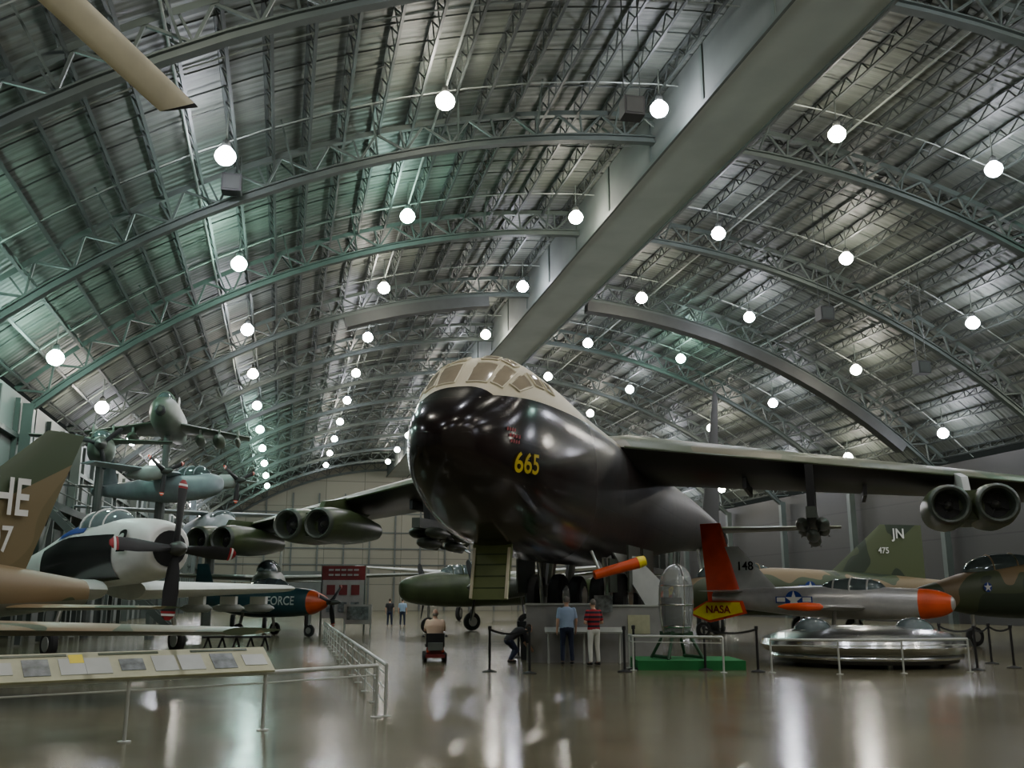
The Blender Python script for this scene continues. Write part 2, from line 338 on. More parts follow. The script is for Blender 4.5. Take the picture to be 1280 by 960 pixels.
for px,py,Y,lab in((290,231,35,'black box speaker hanging near the roof at upper left'),(790,136,31,'black box speaker hanging beside the ridge beam'),(1031,393,48,'black box speaker hanging under the roof right of the ridge'),(1152,460,52,'black box speaker hanging low at the right side of the roof')):
    p=at(px,py,Y); t=thing('hanging_speaker',lab,'speaker',p,.2)
    MB().box((0,0,0),(.75,.6,.7)).build('cabinet',M['matblack'],t); MB().box((0,-.31,0),(.6,.03,.55)).build('grille',M['duct'],t)
    c=p.dot(e_w); zt=arc(RL+1.9,math.asin((c-C0)/RL))[1]
    for sx in(-.3,.3): MB().tube((sx,0,.35),(sx,0,zt-p.z),.02).build('hanger_cable',M['joist'],t)
t=thing('viewing_gallery','dark steel viewing gallery with stairs along the left wall','gallery',HW(-10.4,36,0),TH)
MB().box((0,13,5.4),(2.6,26,.3)).build('deck',M['truss'],t)
for k in range(9):
    MB().box((1.1,k*3.2+.2,2.7),(.2,.2,5.3)).build('column',M['truss'],t); MB().tube((1.25,k*3.2+.2,5.5),(1.25,k*3.2+.2,6.6),.04).build('rail_post',M['brid'],t)
for z in(6.0,6.6): MB().tube((1.25,0,z),(1.25,26,z),.035).build('hand_rail',M['brid'],t)
for k in range(8): MB().bar((1.1,k*3.2+.2,.6),(1.1,k*3.2+3.4,5.2),.08,.08).build('cross_brace',M['brid'],t)
for s_ in(0,1.1): MB().bar((1.4,2+s_,5.4),(7.0,2+s_,.1),.08,.25).build('stair_stringer',M['truss'],t)
for k in range(16): MB().box((1.6+k*.34,2.55,5.2-k*.32),(.3,1.05,.04)).build('stair_tread',M['brid'],t)
# ---------------------------------------------------------------- section helper
def curve(keys):
    xs=[k[0] for k in keys]
    def f(x):
        if x<=xs[0]: return keys[0][1:]
        if x>=xs[-1]: return keys[-1][1:]
        i=max(j for j in range(len(xs)-1) if xs[j]<=x); h=xs[i+1]-xs[i]; t=(x-xs[i])/h; o=[]
        for c in range(1,len(keys[0])):
            d=[(keys[j+1][c]-keys[j][c])/(xs[j+1]-xs[j]) for j in range(len(xs)-1)]
            def sl(j):
                if j==0: return d[0]
                if j==len(xs)-1: return d[-1]
                if d[j-1]*d[j]<=0: return 0
                return 2*d[j-1]*d[j]/(d[j-1]+d[j])
            m0=sl(i)*h; m1=sl(i+1)*h; y0=keys[i][c]; y1=keys[i+1][c]
            o.append((2*t**3-3*t*t+1)*y0+(t**3-2*t*t+t)*m0+(-2*t**3+3*t*t)*y1+(t**3-t*t)*m1)
        return o
    return f
def sgp(v,p): return math.copysign(abs(v)**p,v)
class Body:
    def __init__(s,keys,ex=2.2):
        s.L=keys[-1][0]; s.c=curve([(math.sqrt(k[0]),)+tuple(k[1:]) for k in keys]); s.e=2/ex
    def pt(s,x,t,off=0):
        hw,zb,zt=s.c(math.sqrt(max(x,0))); return V((x,(hw+off)*sgp(cos(t),s.e),(zb+zt)/2+((zt-zb)/2+off)*sgp(sin(t),s.e)))
    def side(s,x,z,sg=-1,off=.02):
        hw,zb,zt=s.c(math.sqrt(max(x,0))); k=min(.99,abs((z-(zb+zt)/2)/((zt-zb)/2))); return V((x,sg*(hw*(1-k**(2/s.e))**(s.e/2)+off),z))
    def mesh(s,n=28,m=36,x0=0,x1=None):
        x1=x1 or s.L; q0=math.sqrt(x0); q1=math.sqrt(x1); rings=[]
        for i in range(m+1):
            x=(q0+(q1-q0)*i/m)**2; rings.append([s.pt(x,2*pi*j/n) for j in range(n)])
        return MB().loft(rings)
def patch(B,x0,x1,a0,a1,off=.015,nx=3,na=5,th=.02,skew=0):
    b=MB(); g=[]
    for i in range(nx+1):
        for j in range(na+1):
            t=R(a0+(a1-a0)*j/na); x=x0+(x1-x0)*i/nx+skew*j/na; g.append(B.pt(x,t,off))
    W=na+1; b.add(g,[(i*W+j,i*W+j+1,(i+1)*W+j+1,(i+1)*W+j) for i in range(nx) for j in range(na)]); return b
def wheel(parent,c,r,w=.25,name='wheel'):
    c=V(c); o=MB().lathe(c-V((0,w/2,0)),(0,1,0),[(0,r*.55),(.0,r*.85),(w*.2,r*.98),(w*.5,r),(w*.8,r*.98),(w,r*.85),(w,r*.55)],20).build(name,M['rubber'],parent)
    MB().lathe(c-V((0,w*.58,0)),(0,1,0),[(0,.02),(0,r*.5),(w*.2,r*.56),(w*.96,r*.56),(w*1.16,r*.5),(w*1.16,.02)],14).build('hub',M['steel'],o)
def prop(parent,o,d,length,nb,a0=0,tipm=None,tip2=None,spin=.25,bm='matblack'):
    o=V(o); d,a,b=frame(d)
    MB().lathe(o-d*.1,d,[(0,spin*.9),(.25,spin),(.45,spin*.75),(.65,.02)],14).build('propeller_hub',M['dsteel'],parent)
    for k in range(nb):
        t=a0+2*pi*k/nb; r=a*cos(t)+b*sin(t); n=d.cross(r)
        secs=[(.1,.1,.1,.9),(.3,.18,.08,.8),(.6,.22,.05,.55),(.85,.2,.03,.35),(.97,.15,.02,.3),(1,.06,.01,.3)]
        def rg(f,w,th,tw):
            u=n*cos(tw)+d*sin(tw); q=d*cos(tw)-n*sin(tw); c=o+r*length*f; w*=length/2; return [c+u*w*cos(i*pi/4)+q*th*sin(i*pi/4) for i in range(8)]
        bl=MB().loft([rg(*s) for s in secs]).build('propeller_blade',M[bm],parent)
        if tipm:
            MB().loft([rg(.88,.205,.042,.35),rg(.91,.2,.04,.33)]).build('blade_tip_stripe',M[tipm],bl)
            MB().loft([rg(.915,.2,.04,.33),rg(.945,.18,.035,.32)]).build('blade_tip_stripe',M[tip2],bl)
            MB().loft([rg(.95,.175,.035,.32),rg(1.005,.07,.02,.3)]).build('blade_tip_stripe',M[tipm],bl)
def plane(name,label,nose,rz,P):
    t=thing(name,label,'aircraft',nose,rz); B=Body(P['f'],P.get('ex',2.2)); mt=M[P['m']]; wm=M[P.get('wm',P['m'])]
    B.mesh().build('fuselage',mt,t)
    for key,nm in(('w','wing'),('t','tailplane')):
        if key in P:
            x,y0,z,sp,cr,ct,sw,dz,th=P[key]
            for s_ in(-1,1):
                MB().foil([((x,s_*y0,z),cr,th),((x+sw*(sp-y0),s_*sp,z+dz),ct,th*.4)]).build(nm,wm,t)
    if 'fin' in P:
        x,z,h,cr,ct,dx,th=P['fin']; MB().foil([((x,0,z),cr,th),((x+dx,0,z+h),ct,th*.5)],(0,1,0)).build('tail_fin',M[P.get('fm',P['m'])],t)
    if 'can' in P:
        x0,x1,hw,z,h=P['can']; xm=(x0+x1)/2
        cb=lambda x,a,o=0:V((x,(hw+o)*cos(a)*math.sqrt(max(.0,1-((x-xm)/(x1-x0)*2)**2))**.7,z+(h+o)*sin(a)*math.sqrt(max(0,1-((x-xm)/(x1-x0)*2)**2))**.8))
        g=MB(); g.loft([[cb(x0+(x1-x0)*i/12,pi*j/10) for j in range(11)] for i in [.05]+list(range(1,12))+[11.95]]); c=g.build('canopy',M[P.get('cm','glass')],t)
        for q in(.25,.5,.75): MB().path([cb(x0+(x1-x0)*q,pi*j/10,.01) for j in range(11)],.03,5).build('canopy_frame',mt,c)
    for (x,y,r,zt) in P.get('gear',[]):
        MB().tube((x,y,r),(x,y*.8,zt),.07).build('landing_strut',M['steel'],t); wheel(t,(x,y,r),r,r*.5)
    return t,B
# ---------------------------------------------------------------- the big bomber
PSI=R(18.3); RZ=pi/2-PSI; BN=V((-1.5,18,0))
BM=Matrix.Translation(BN)@Matrix.Rotation(RZ,4,'Z')
bom=thing('bomber','huge black eight-engined jet bomber with cream cockpit top and yellow 665','aircraft',BN,RZ)
BK=[(0,.0,4.66,4.70),(.1,.35,4.33,5.02),(.4,.67,4.02,5.34),(1,.98,3.62,5.75),(1.3,1.09,3.48,5.95),(1.9,1.25,3.2,6.5),(2.4,1.34,3.02,6.80),(3.3,1.42,2.82,6.92),(5,1.48,2.66,6.9),(8,1.5,2.6,6.74),(14,1.5,2.72,6.62),(20,1.42,3.2,6.55),(28,1.28,3.8,6.5),(36,1.05,4.2,6.4),(44,.8,4.6,6.2),(49,.45,5.0,5.9)]
B=Body(BK,2.6)
B.mesh(48,90).build('fuselage',M['b_fus'],bom,ang=60)
for (x0,x1,a0,a1,sk) in((1.38,1.98,93.5,113,.05),(1.38,1.98,86.5,67,.05),(1.48,2.1,117,132,.05),(1.48,2.1,63,48,.05),(1.74,2.38,136,148,.15),(1.74,2.38,44,32,.15),(2.65,3.2,134,146,.1),(2.65,3.2,46,34,.1),(3.45,4.0,135,145,.05),(2.16,2.45,94,107,.03),(2.16,2.45,86,73,.03),(2.24,2.55,111,125,0.03),(2.24,2.55,69,55,0.03)):
    w=patch(B,x0,x1,a0,a1,.02,3,5,skew=sk).build('cockpit_window',M['wglass'],bom)
    ed=[B.pt(x0+sk*j/4,R(a0+(a1-a0)*j/4),.02) for j in range(5)]+[B.pt(x1+sk*j/4,R(a0+(a1-a0)*j/4),.02) for j in range(4,-1,-1)]
    MB().path(ed+[ed[0]],.02,5).build('window_frame',M['cream'],w)
text('665',.58,M['yellow'],bom,(1.98,-1.5,4.35),(1,0,.05),(-.06,0,1),'number_lettering',lambda p:B.side(p.x,p.z,-1,.03),1.2)
b=MB()
for i,(x,z,w) in enumerate(((1.22,5.0,.3),(1.28,4.88,.42),(1.32,4.77,.34))):
    for k in range(4):
        xa=x+w*k/4; xb=xa+w*.17; b.add([B.side(xa,z),B.side(xb,z+.03),B.side(xb,z-.04),B.side(xa,z-.06)],[(0,1,2,3)])
b.build('red_nose_marking',M['dred'],bom)
WS=[((11.6,0,6.15),9.6,1.45),((11.6,1.2,6.15),9.5,1.45),((17.9,10.6,5.72),6.6,.95),((29.2,28,4.7),3.0,.3)]
for s_ in(-1,1):
    wg=MB().foil([((p[0],s_*p[1],p[2]),c,t) for p,c,t in WS]).build('wing',M['b_wing'],bom)
    MB().path([(11.64,s_*1.3,6.15),(17.93,s_*10.6,5.72),(29.1,s_*27.9,4.7)],.04).build('leading_edge_strip',M['olive'],wg)
    for yy in(4.5,8.2,14.6):
        f=(yy-1.2)/26.8; MB().box((11.8+f*17.4+2.2,s_*yy,5.4-.7*f),(2.6,.12,.35)).build('flap_track',M['matblack'],wg)
    for yy,zc in((11.15 if s_<0 else 11.85,4.45),(19.5,4.3)):
        xl=11.8+(yy-1.2)*.65; xi=xl-3.3; zl=6.2-(yy-1.2)*.054
        py=MB().poly([(xi+1.1,s_*yy-.1,zc+.35),(xi+4.4,s_*yy-.1,zc+.35),(xl+3,s_*yy-.1,zl-.1),(xl-.05,s_*yy-.1,zl+.1),(xi+1.6,s_*yy-.1,zc+1.0)],(0,.2,0)).build('engine_pylon',M['grey'] if s_<0 else M['olive'],bom)
        for q in(-.66,.66):
            nc=MB().lathe((xi,s_*yy+q,zc),(1,0,0),[(.7,.36),(.3,.44),(.05,.49),(0,.53),(.05,.57),(.3,.63),(.9,.68),(2.2,.68),(3.5,.56),(4.5,.4),(4.8,.36),(4.7,.3)],24,False).build('engine_nacelle',M['olive'],bom)
            MB().lathe((xi-.02,s_*yy+q,zc),(1,0,0),[(.5,.40),(.2,.455),(.06,.47),(0,.53),(.06,.585),(.16,.615)],24,False).build('intake_lip',M['dolive'],nc)
            MB().lathe((xi+.62,s_*yy+q,zc),(1,0,0),[(0,.02),(.0,.4),(.05,.4)],20).build('compressor_face',M['matblack'],nc)
            MB().lathe((xi+.3,s_*yy+q,zc),(1,0,0),[(0,.01),(.1,.1),(.35,.16)],12).build('intake_cone',M['dsteel'],nc)
            for a in range(4): MB().bar((xi+.5,s_*yy+q,zc),(xi+.5,s_*yy+q+.42*cos(a*pi/2+.4),zc+.42*sin(a*pi/2+.4)),.03,.03).build('intake_vane',M['matblack'],nc)
        MB().box((xi+2.3,s_*yy,zc+.02),(3.4,.7,.9)).build('pod_fairing',M['olive'],bom)
    MB().poly([(14.6,s_*6.5-.12,5.8),(18.4,s_*6.5-.12,5.8),(17.8,s_*6.5-.12,4.6),(14.9,s_*6.5-.12,4.3)],(0,.24,0)).build('weapons_pylon',M['matblack'],bom)
    MB().box((16.4,s_*6.5,4.25),(5,.3,.34)).build('bomb_rack',M['dolive'],bom)
    MB().foil([((41.8,s_*.5,5.8),4.4,.4),((45.2,s_*7.6,6.0),2.0,.15)]).build('tailplane',M['b_wing'],bom)
MB().foil([((39.5,0,6.1),8.6,.4),((48.6,0,15.6),2.4,.16)],(0,1,0)).build('tail_fin',M['fingrey'],bom)
h=MB().poly([(3.5,-.45,2.84),(3.5,.45,2.84),(3.25,.42,1.66),(3.25,-.42,1.66)],(-.09,0,0)).build('entry_hatch',M['hatchg'],bom)
for z in(1.9,2.15,2.4,2.62): MB().box((3.19+.2*(z-1.66),0,z),(.06,.7,.03)).build('rung',M['olive'],h)
for s2 in(-.4,.4): MB().bar((3.16,s2,1.68),(3.4,s2,2.76),.06,.06).build('hatch_edge',M['cream'],h)
for gx in(11.0,13.2,33,35.2):
    fr=gx<20; zb=3.0 if fr else 4.4; zw=1.74 if fr else .6; rw=.66 if fr else .6
    for s2 in(-1,1):
        MB().tube((gx,s2*.8,zb),(gx,s2*.95,zw),.15).build('landing_strut',M['steel'],bom)
        MB().bar((gx-.8,s2*.6,zb-.1),(gx,s2*.95,zw+.3),.1,.1).build('drag_brace',M['grey'],bom)
        for dy in(-.34,.34): wheel(bom,(gx,s2*.95+dy,zw),rw,.38)
    for s2 in(-1,1): MB().box((gx,s2*1.62,zb-.5),(1.7,.05,1.3)).build('gear_door',M['dolive'],bom)
    if fr:
        for s2 in(-1,1):
            tag(MB().box((0,0,.53),(1.5,1.2,1.06)).build('shoring_block',M['matblack'],loc=BM@V((gx,s2*.95,0)),rz=RZ),'black shoring block under the %s %s wheels of the big bomber'%('front' if gx<12 else 'second','right-hand' if s2<0 else 'left-hand'),'block','shoring blocks under the bomber')
for y in(-1.0,.9): MB().tube((9.9,y,2.8),(10.3,y,1.5),.07).build('bay_strut',M['steel'],bom)
MB().box((9.6,-1.3,2.3),(.9,.05,.9)).build('bay_door',M['dolive'],bom); MB().box((9.6,1.3,2.3),(.9,.05,.9)).build('bay_door',M['dolive'],bom)
ta=MB().tube((8.1,-1.15,2.28),(8.7,-2.25,2.62),.12,.15,12).build('probe_cover',M['orange'],bom)
MB().tube((8.66,-2.18,2.6),(8.75,-2.36,2.66),.16,.13,12).build('cover_end',M['yellow'],ta)
MB().tube((8.2,-1.3,2.3),(8.2,-1.05,2.9),.04).build('cover_bracket',M['steel'],bom)
MB().poly([(10.2,-1.2,2.95),(10.7,-1.75,2.85),(11.3,-2.3,2.2),(11.3,-2.3,1.2),(11.0,-2.1,1.2),(10.6,-1.7,2.0)],(0.05,.05,0)).build('gear_door',M['grey'],bom)
bp=None
for s_,sd in((-1,'right'),(1,'left')):
    for j,(dx,dy,dz) in enumerate(((14.1,-.3,3.95),(14.1,.3,3.95),(14.1,0,3.6),(16.6,-.3,3.95),(16.6,.3,3.95),(16.6,0,3.6))):
        if bp is None:
            bp=thing('bomb','x','bomb'); MB().lathe((0,0,0),(1,0,0),[(0,.02),(.15,.12),(.45,.19),(1.1,.21),(1.6,.16),(2.1,.06)],14).build('casing',M['dolive'],bp)
            for a in range(4):
                a=a*pi/2+pi/4; MB().poly([(1.6,.1*cos(a),.1*sin(a)),(1.75,.25*cos(a),.25*sin(a)),(2.15,.25*cos(a),.25*sin(a)),(2.1,.04*cos(a),.04*sin(a))],(0,.02*sin(a),-.02*cos(a))).build('tail_vane',M['dolive'],bp)
            o=bp
        else: o=dup(bp)
        o.location=BM@V((dx,s_*6.5+dy,dz)); o.rotation_euler.z=RZ
        o['label']='olive bomb on the rack under the bomber wing at %s, %s of six'%(sd,ORD[j]); o['group']='bombs on the wing racks'
# ---------------------------------------------------------------- left aircraft
t,B=plane('jet_fighter','tan and green camouflaged jet lettered HE on its tail, behind the info panels',(-15.9,9.5,0),R(63.4),dict(m='camo_u',wm='camo_u',fm='camo_fin',
 f=[(0,.3,1.6,2.2),(1,.55,1.3,2.5),(4,.75,1.1,2.9),(9,.8,1.1,2.7),(12,.62,1.3,2.35),(13.9,.35,1.5,2.1)],
 w=(6.1,.6,1.25,6.8,4.3,1.5,.82,-.12,.34),t=(11.6,.3,1.5,3.0,1.9,.9,.6,0,.16),fin=(9.0,2.0,3.3,3.4,.95,3.7,.3),can=(3,6,.5,2.7,.7),gear=[(2.2,0,.3,1.3),(8.6,-2.2,.42,1.2),(8.6,2.2,.42,1.2)]))
text('HE',1.1,M['white'],t,(11.86,-.17,3.72),(1,0,0),Z,'tail_lettering',None,.66); text('07',.75,M['white'],t,(11.72,-.18,2.85),(1,0,0),Z,'tail_lettering',None,.7)
WA=R(139.5)
t,B=plane('propeller_aircraft','white and black piston attack aircraft with large four-blade propeller, left side',(-9.9,28.1,0),WA,dict(m='white',ex=2.3,cm='cglass',
 f=[(0,.58,2.5,3.70),(.15,.70,2.36,3.83),(.9,.82,2.2,4.0),(2.2,.84,2.1,4.08),(4.5,.78,2.0,4.05),(8,.45,1.9,3.3),(11.3,.15,1.9,2.6)],
 w=(2.2,.6,1.95,6.4,3.0,2.2,.05,.1,.62),t=(10,.2,2.6,2.6,1.4,.8,.3,0,.12),fin=(9.2,2.5,2.4,2.0,1.0,1.0,.2),can=(2.3,5.2,.58,3.85,.6),gear=[(2.6,-2.0,.42,2.0),(2.6,2.0,.42,2.0)]))
MB().lathe((-.03,0,3.1),(1,0,0),[(0,.3),(0,.52),(.25,.5),(.5,.3)],22).build('engine_intake',M['matblack'],t)
for a0,a1,a2 in((-58,24,34),(238,156,146)):
    g=[];nx,na=10,10
    for i in range(nx+1):
        x=1.75+5.2*i/nx; top_=a1+(a2-a1)*i/nx
        for j in range(na+1): g.append(B.pt(x,R(a0+(top_-a0)*j/na),.014))
    b=MB(); W_=na+1; b.add(g,[(i*W_+j,i*W_+j+1,(i+1)*W_+j+1,(i+1)*W_+j) for i in range(nx) for j in range(na)]); b.build('side_panel',M['black'],t)
for a0,a1 in((36,58),(122,144)): patch(B,3.9,5.8,a0,a1,.018,8,5).build('cheat_line',M['blue'],t)
for sg,rt in((1,(-1,0,0)),(-1,(1,0,0))): text('2',.9,M['black'],t,(1.1,sg*.7,3.3),rt,Z,'nose_number',lambda p,sg=sg:B.side(p.x,p.z,sg,.09),1.2)
for y in(-3,-4.2,-5.4,3,4.2,5.4):
    MB().box((3.2,y,1.62),(.9,.1,.3)).build('wing_pylon',M['white'],t); MB().lathe((2.3,y,1.38),(1,0,0),[(0,.03),(.3,.13),(1.4,.14),(1.9,.04)],10).build('rocket_pod',M['grey'],t)
prop(t,(-.35,0,3.08),(-1,0,0),1.98,4,0.05,'dred','white',.22)
JS=1.12
t,B=plane('jet_aircraft','green-grey jet raised high on a pole under the roof, upper left',at(200,508,43),R(104),dict(m='ggrey',wm='ggrey',
 f=[(0,.05,-.1,.1),(.5,.38,-.42,.45),(2,.62,-.65,.75),(5,.7,-.6,.7),(9,.35,-.2,.5)],w=(2.6,.4,-.2,3.5,3.0,1.2,.45,-.3,.3),t=(7.6,.2,.2,2.2,1.5,.7,.5,0,.1),fin=(6.0,.5,1.4,2.2,.8,1.3,.12),can=(1.0,3.4,.38,.5,.5)))
t.scale=(JS,JS,JS); z=t.location.z/JS; MB().tube((3.5,0,-z),(3.5,0,-.5),.14).build('support_pole',M['beam'],t)
MB().lathe((-.02,0,-.1),(1,0,0),[(0,.12),(.05,.2),(.3,.25)],14,False).build('nose_intake',M['matblack'],t)
for s_ in(-1,1):
    for yy,r_ in((1.4,.2),(2.2,.25),(3.0,.12)):
        MB().lathe((2.6,s_*yy,-.8),(1,0,0),[(0,.02),(.4,r_),(1.5,r_*1.1),(2.6,.04)],12).build('wing_store',M['ggrey'],t); MB().box((3.6,s_*yy,-.5),(.8,.08,.4)).build('store_pylon',M['ggrey'],t)
t,B=plane('twin_engine_aircraft','light blue-grey propeller aircraft raised below the pole-mounted jet',at(276,606,40),R(146),dict(m='bgrey',
 f=[(0,.1,-.15,.2),(.6,.42,-.45,.5),(3,.56,-.58,.68),(6,.42,-.3,.56),(9,.16,.1,.5)],w=(2.2,.3,.6,4.2,1.9,1.1,.08,.1,.24),t=(7.8,.2,.4,2.0,1.1,.7,.3,0,.1),fin=(7.1,.4,1.6,1.6,.7,.7,.12),can=(.8,3.0,.4,.5,.42)))
z=t.location.z; MB().tube((4,0,-z),(4,0,-.4),.18).build('support_pole',M['beam'],t)
for s_ in(-1,1):
    MB().lathe((1.3,s_*1.9,.45),(1,0,0),[(0,.16),(.2,.3),(1,.34),(2.4,.08)],14).build('engine_nacelle',M['grey'],t); prop(t,(1.2,s_*1.9,.45),(-1,0,0),1.0,3,.6,'red','white',.13)
t,B=plane('observation_aircraft','dark grey propeller aircraft raised beside the left wall',at(126,556,41),R(112),dict(m='ggrey',
 f=[(0,.25,-.4,.35),(.5,.5,-.55,.45),(2,.6,-.6,.65),(4,.45,-.35,.55),(7,.12,.1,.4)],w=(1.6,.4,.5,3.0,1.4,.9,.1,.1,.2),fin=(6,.3,1.3,1.1,.6,.5,.1),can=(.6,2.4,.45,.45,.4)))
z=t.location.z; MB().tube((2.5,0,-z),(2.5,0,-.5),.18).build('support_pole',M['beam'],t); prop(t,(-.1,0,0),(-1,0,0),1.1,3,.3)
t,B=plane('cargo_aircraft','dull grey high-winged aircraft behind the raised aircraft at left',at(285,660,56),R(120),dict(m='bgrey',
 f=[(0,.3,-1.2,.2),(1,.9,-1.5,.9),(4,1.1,-1.5,1.2),(10,.6,-.6,1.0)],w=(3,.5,1.1,8,2.4,1.4,.05,.1,.3),fin=(8.6,.9,3.0,2.2,1.2,.9,.2),can=(.8,2.4,.7,.7,.4)))
z=t.location.z; MB().tube((4,0,-z),(4,0,-1.4),.3).build('support_pole',M['beam'],t)
t,B=plane('trainer_aircraft','dark teal aircraft lettered FORCE with orange-red nose, left of the red banner',(-8.4,45,0),R(155),dict(m='teal',
 f=[(0,.05,1.5,1.6),(.4,.32,1.2,1.9),(1.2,.55,.95,2.15),(4,.65,.85,2.3),(8,.2,1.4,2.1)],w=(3,.3,1.1,4.6,1.8,1.1,.05,.3,.22),t=(7,.1,1.8,1.8,1,.6,.2,0,.1),fin=(6.6,1.9,1.5,1.4,.7,.6,.12),can=(2.2,4.6,.4,2.15,.5),gear=[(1,0,.28,1.2),(4,1.3,.3,1.1),(4,-1.3,.3,1.1)]))
patch(B,.02,.9,0,360,.012,8,28).build('nose_cap',M['orange'],t); text('FORCE',.55,M['white'],t,(2.25,.6,1.6),(-1,0,0),Z,'fuselage_lettering',lambda p:B.side(p.x,p.z,1,.025),.9)
prop(t,(-.15,0,1.55),(-1,0,0),1.1,3,.3,'red','white',.12)
t,B=plane('patrol_aircraft','grey-green aircraft with wide wings behind the white propeller aircraft',(-12.4,49,0),R(100),dict(m='ggrey',
 f=[(0,.1,2.0,2.3),(.8,.7,1.5,3.0),(4,.9,1.3,3.3),(10,.5,2.0,3.0),(14,.2,2.6,3.0)],w=(4,.5,2.8,8.6,3,1.6,.15,.3,.35),t=(12.5,.2,2.8,3,1.5,.8,.3,0,.12),fin=(12,2.8,3.2,2.2,1.1,1,.2),can=(1.5,4,.6,3.1,.6),gear=[(2,0,.4,1.8),(6,2,.45,2),(6,-2,.45,2)]))
t,B=plane('medium_bomber','olive green twin-propeller bomber parked behind, left of the big bomber',(-5.6,49,0),R(30),dict(m='olive',
 f=[(0,.1,2.0,2.4),(.6,.6,1.5,2.8),(3,.8,1.3,3.1),(8,.7,1.4,3.0),(15,.2,2.3,2.9)],w=(4.6,.5,2.3,9.5,3.2,1.5,.1,.6,.4),t=(13,.2,2.8,3,1.6,.9,.2,.2,.15),fin=(12.4,2.7,2.4,2.4,1.2,1.1,.2),can=(2.2,4.4,.5,2.95,.5),gear=[(1.6,0,.4,1.6),(5.6,2.9,.5,2.2),(5.6,-2.9,.5,2.2)]))
for s_ in(-1,1):
    MB().lathe((2.9,s_*2.9,2.25),(1,0,0),[(0,.42),(.2,.55),(1.5,.58),(4.5,.15)],16).build('engine_nacelle',M['dolive'],t); prop(t,(2.8,s_*2.9,2.25),(-1,0,0),1.7,3,.9)
t,B=plane('transport_aircraft','pale silver aircraft with long wings far behind the olive bomber',(-3.5,72,0),R(75),dict(m='grey',
 f=[(0,.1,2.6,3.0),(1,.9,1.9,3.8),(5,1.2,1.6,4.3),(14,.8,2.2,4),(20,.2,3.3,3.9)],w=(6,.8,3.6,12,4,2,.1,.8,.5),t=(18,.3,3.8,4.5,2,1,.3,.2,.2),fin=(17,3.8,3.4,3,1.5,1.3,.3),can=(2,4,.6,4,.6),gear=[(2,0,.5,2),(8,3,.6,2.4),(8,-3,.6,2.4)]))
# ---------------------------------------------------------------- right aircraft
t,B=plane('trainer_jet','silver jet trainer with red tail fin, orange nose and star insignia',(13.6,30.2,0),R(143),dict(m='psilver',wm='psilver',fm='red',
 f=[(0,.05,1.5,1.6),(.12,.22,1.3,1.78),(.6,.38,1.12,1.95),(2,.47,1.03,2.05),(4,.52,1.05,2.12),(6.6,.34,1.3,2.05),(8.0,.2,1.45,1.95)],w=(2.6,.4,1.4,3.4,1.8,1.1,.02,.06,.22),t=(6.8,.2,1.95,1.7,1.1,.7,.2,0,.1),fin=(6.9,1.6,2.75,1.35,.8,.75,.16),can=(2.0,4.2,.36,1.95,.4),gear=[(1.2,0,.28,1.2),(3.4,1.3,.33,1.3),(3.4,-1.3,.33,1.3)]))
insignia(t,B.side(4.9,1.65,1,.03),(-1,0,0),Z,.3)
MB().foil([((5.6,0,1.95),1.5,.15),((7.0,0,3.5),.75,.1)],(0,1,0)).build('dorsal_fin',M['grey'],t)
text('148',.42,M['black'],t,(6.75,.1,2.8),(-1,0,0),Z,'tail_lettering')
MB().poly([(6.6,.44,1.2),(6.75,.42,1.62),(8.1,.42,1.62),(8.9,.42,1.2),(8.0,.42,.88)],(0,.02,0)).build('red_marking_edge',M['red'],t)
MB().poly([(6.75,.47,1.24),(6.85,.47,1.57),(8.08,.47,1.57),(8.7,.47,1.2),(8.0,.47,.96)],(0,.02,0)).build('yellow_marking',M['yellow'],t)
text('NASA',.36,M['dred'],t,(7.65,.51,1.32),(-1,0,0),Z,'lettering')
patch(B,.0,1.0,0,360,.012,10,28).build('nose_cap',M['orange'],t)
MB().lathe((2.9,3.4,1.45),(1,0,0),[(0,.02),(.1,.1),(.5,.13),(1.1,.1),(1.4,.02)],12).build('wing_tip_fairing',M['orange'],t)
FJ=[(0,.08,1.7,1.9),(1,.4,1.4,2.3),(3,.75,1.05,2.8),(6,1.15,.95,3.1),(11,1.05,1.15,2.9),(15,.5,1.6,2.6)]
t,B=plane('camouflage_jet','green camouflaged fighter jet with JN on its tail fin',(6.2,43.5,0),R(15),dict(m='camo',fm='camog',f=FJ,
 w=(6,.8,1.4,5.6,4.5,1.6,.8,.2,.3),t=(13,.4,2.2,2.8,1.9,.9,.6,-.6,.15),fin=(8.6,2.6,2.6,5.6,2.3,3.3,.22),can=(2.2,6.2,.45,2.65,.7),gear=[(2.4,0,.35,1.4),(8.6,2.2,.45,1.5),(8.6,-2.2,.45,1.5)]))
text('JN',.66,M['white'],t,(12.8,-.14,4.75),(1,0,0),Z,'tail_lettering'); text('475',.4,M['white'],t,(11.9,-.16,3.95),(1,0,0),Z,'tail_lettering')
insignia(t,B.side(7.2,2.2,-1,.03),(1,0,0),Z,.28)
t,B=plane('dark_green_jet','dark green and tan fighter jet with small roundel, cut by the right edge',(14.5,35.6,0),R(12),dict(m='camo',f=FJ,
 w=(6,.8,1.5,5.6,4.5,1.6,.8,.2,.3),t=(13,.4,2.2,2.8,1.9,.9,.6,-.6,.15),fin=(10.8,2.5,2.5,3.9,1.5,2.6,.22),can=(2.2,6.2,.45,2.65,.7),gear=[(2.4,0,.35,1.4),(8.6,2.2,.45,1.5),(8.6,-2.2,.45,1.5)]))
insignia(t,B.side(2.6,2.1,-1,.03),(1,0,0),Z,.17,False)
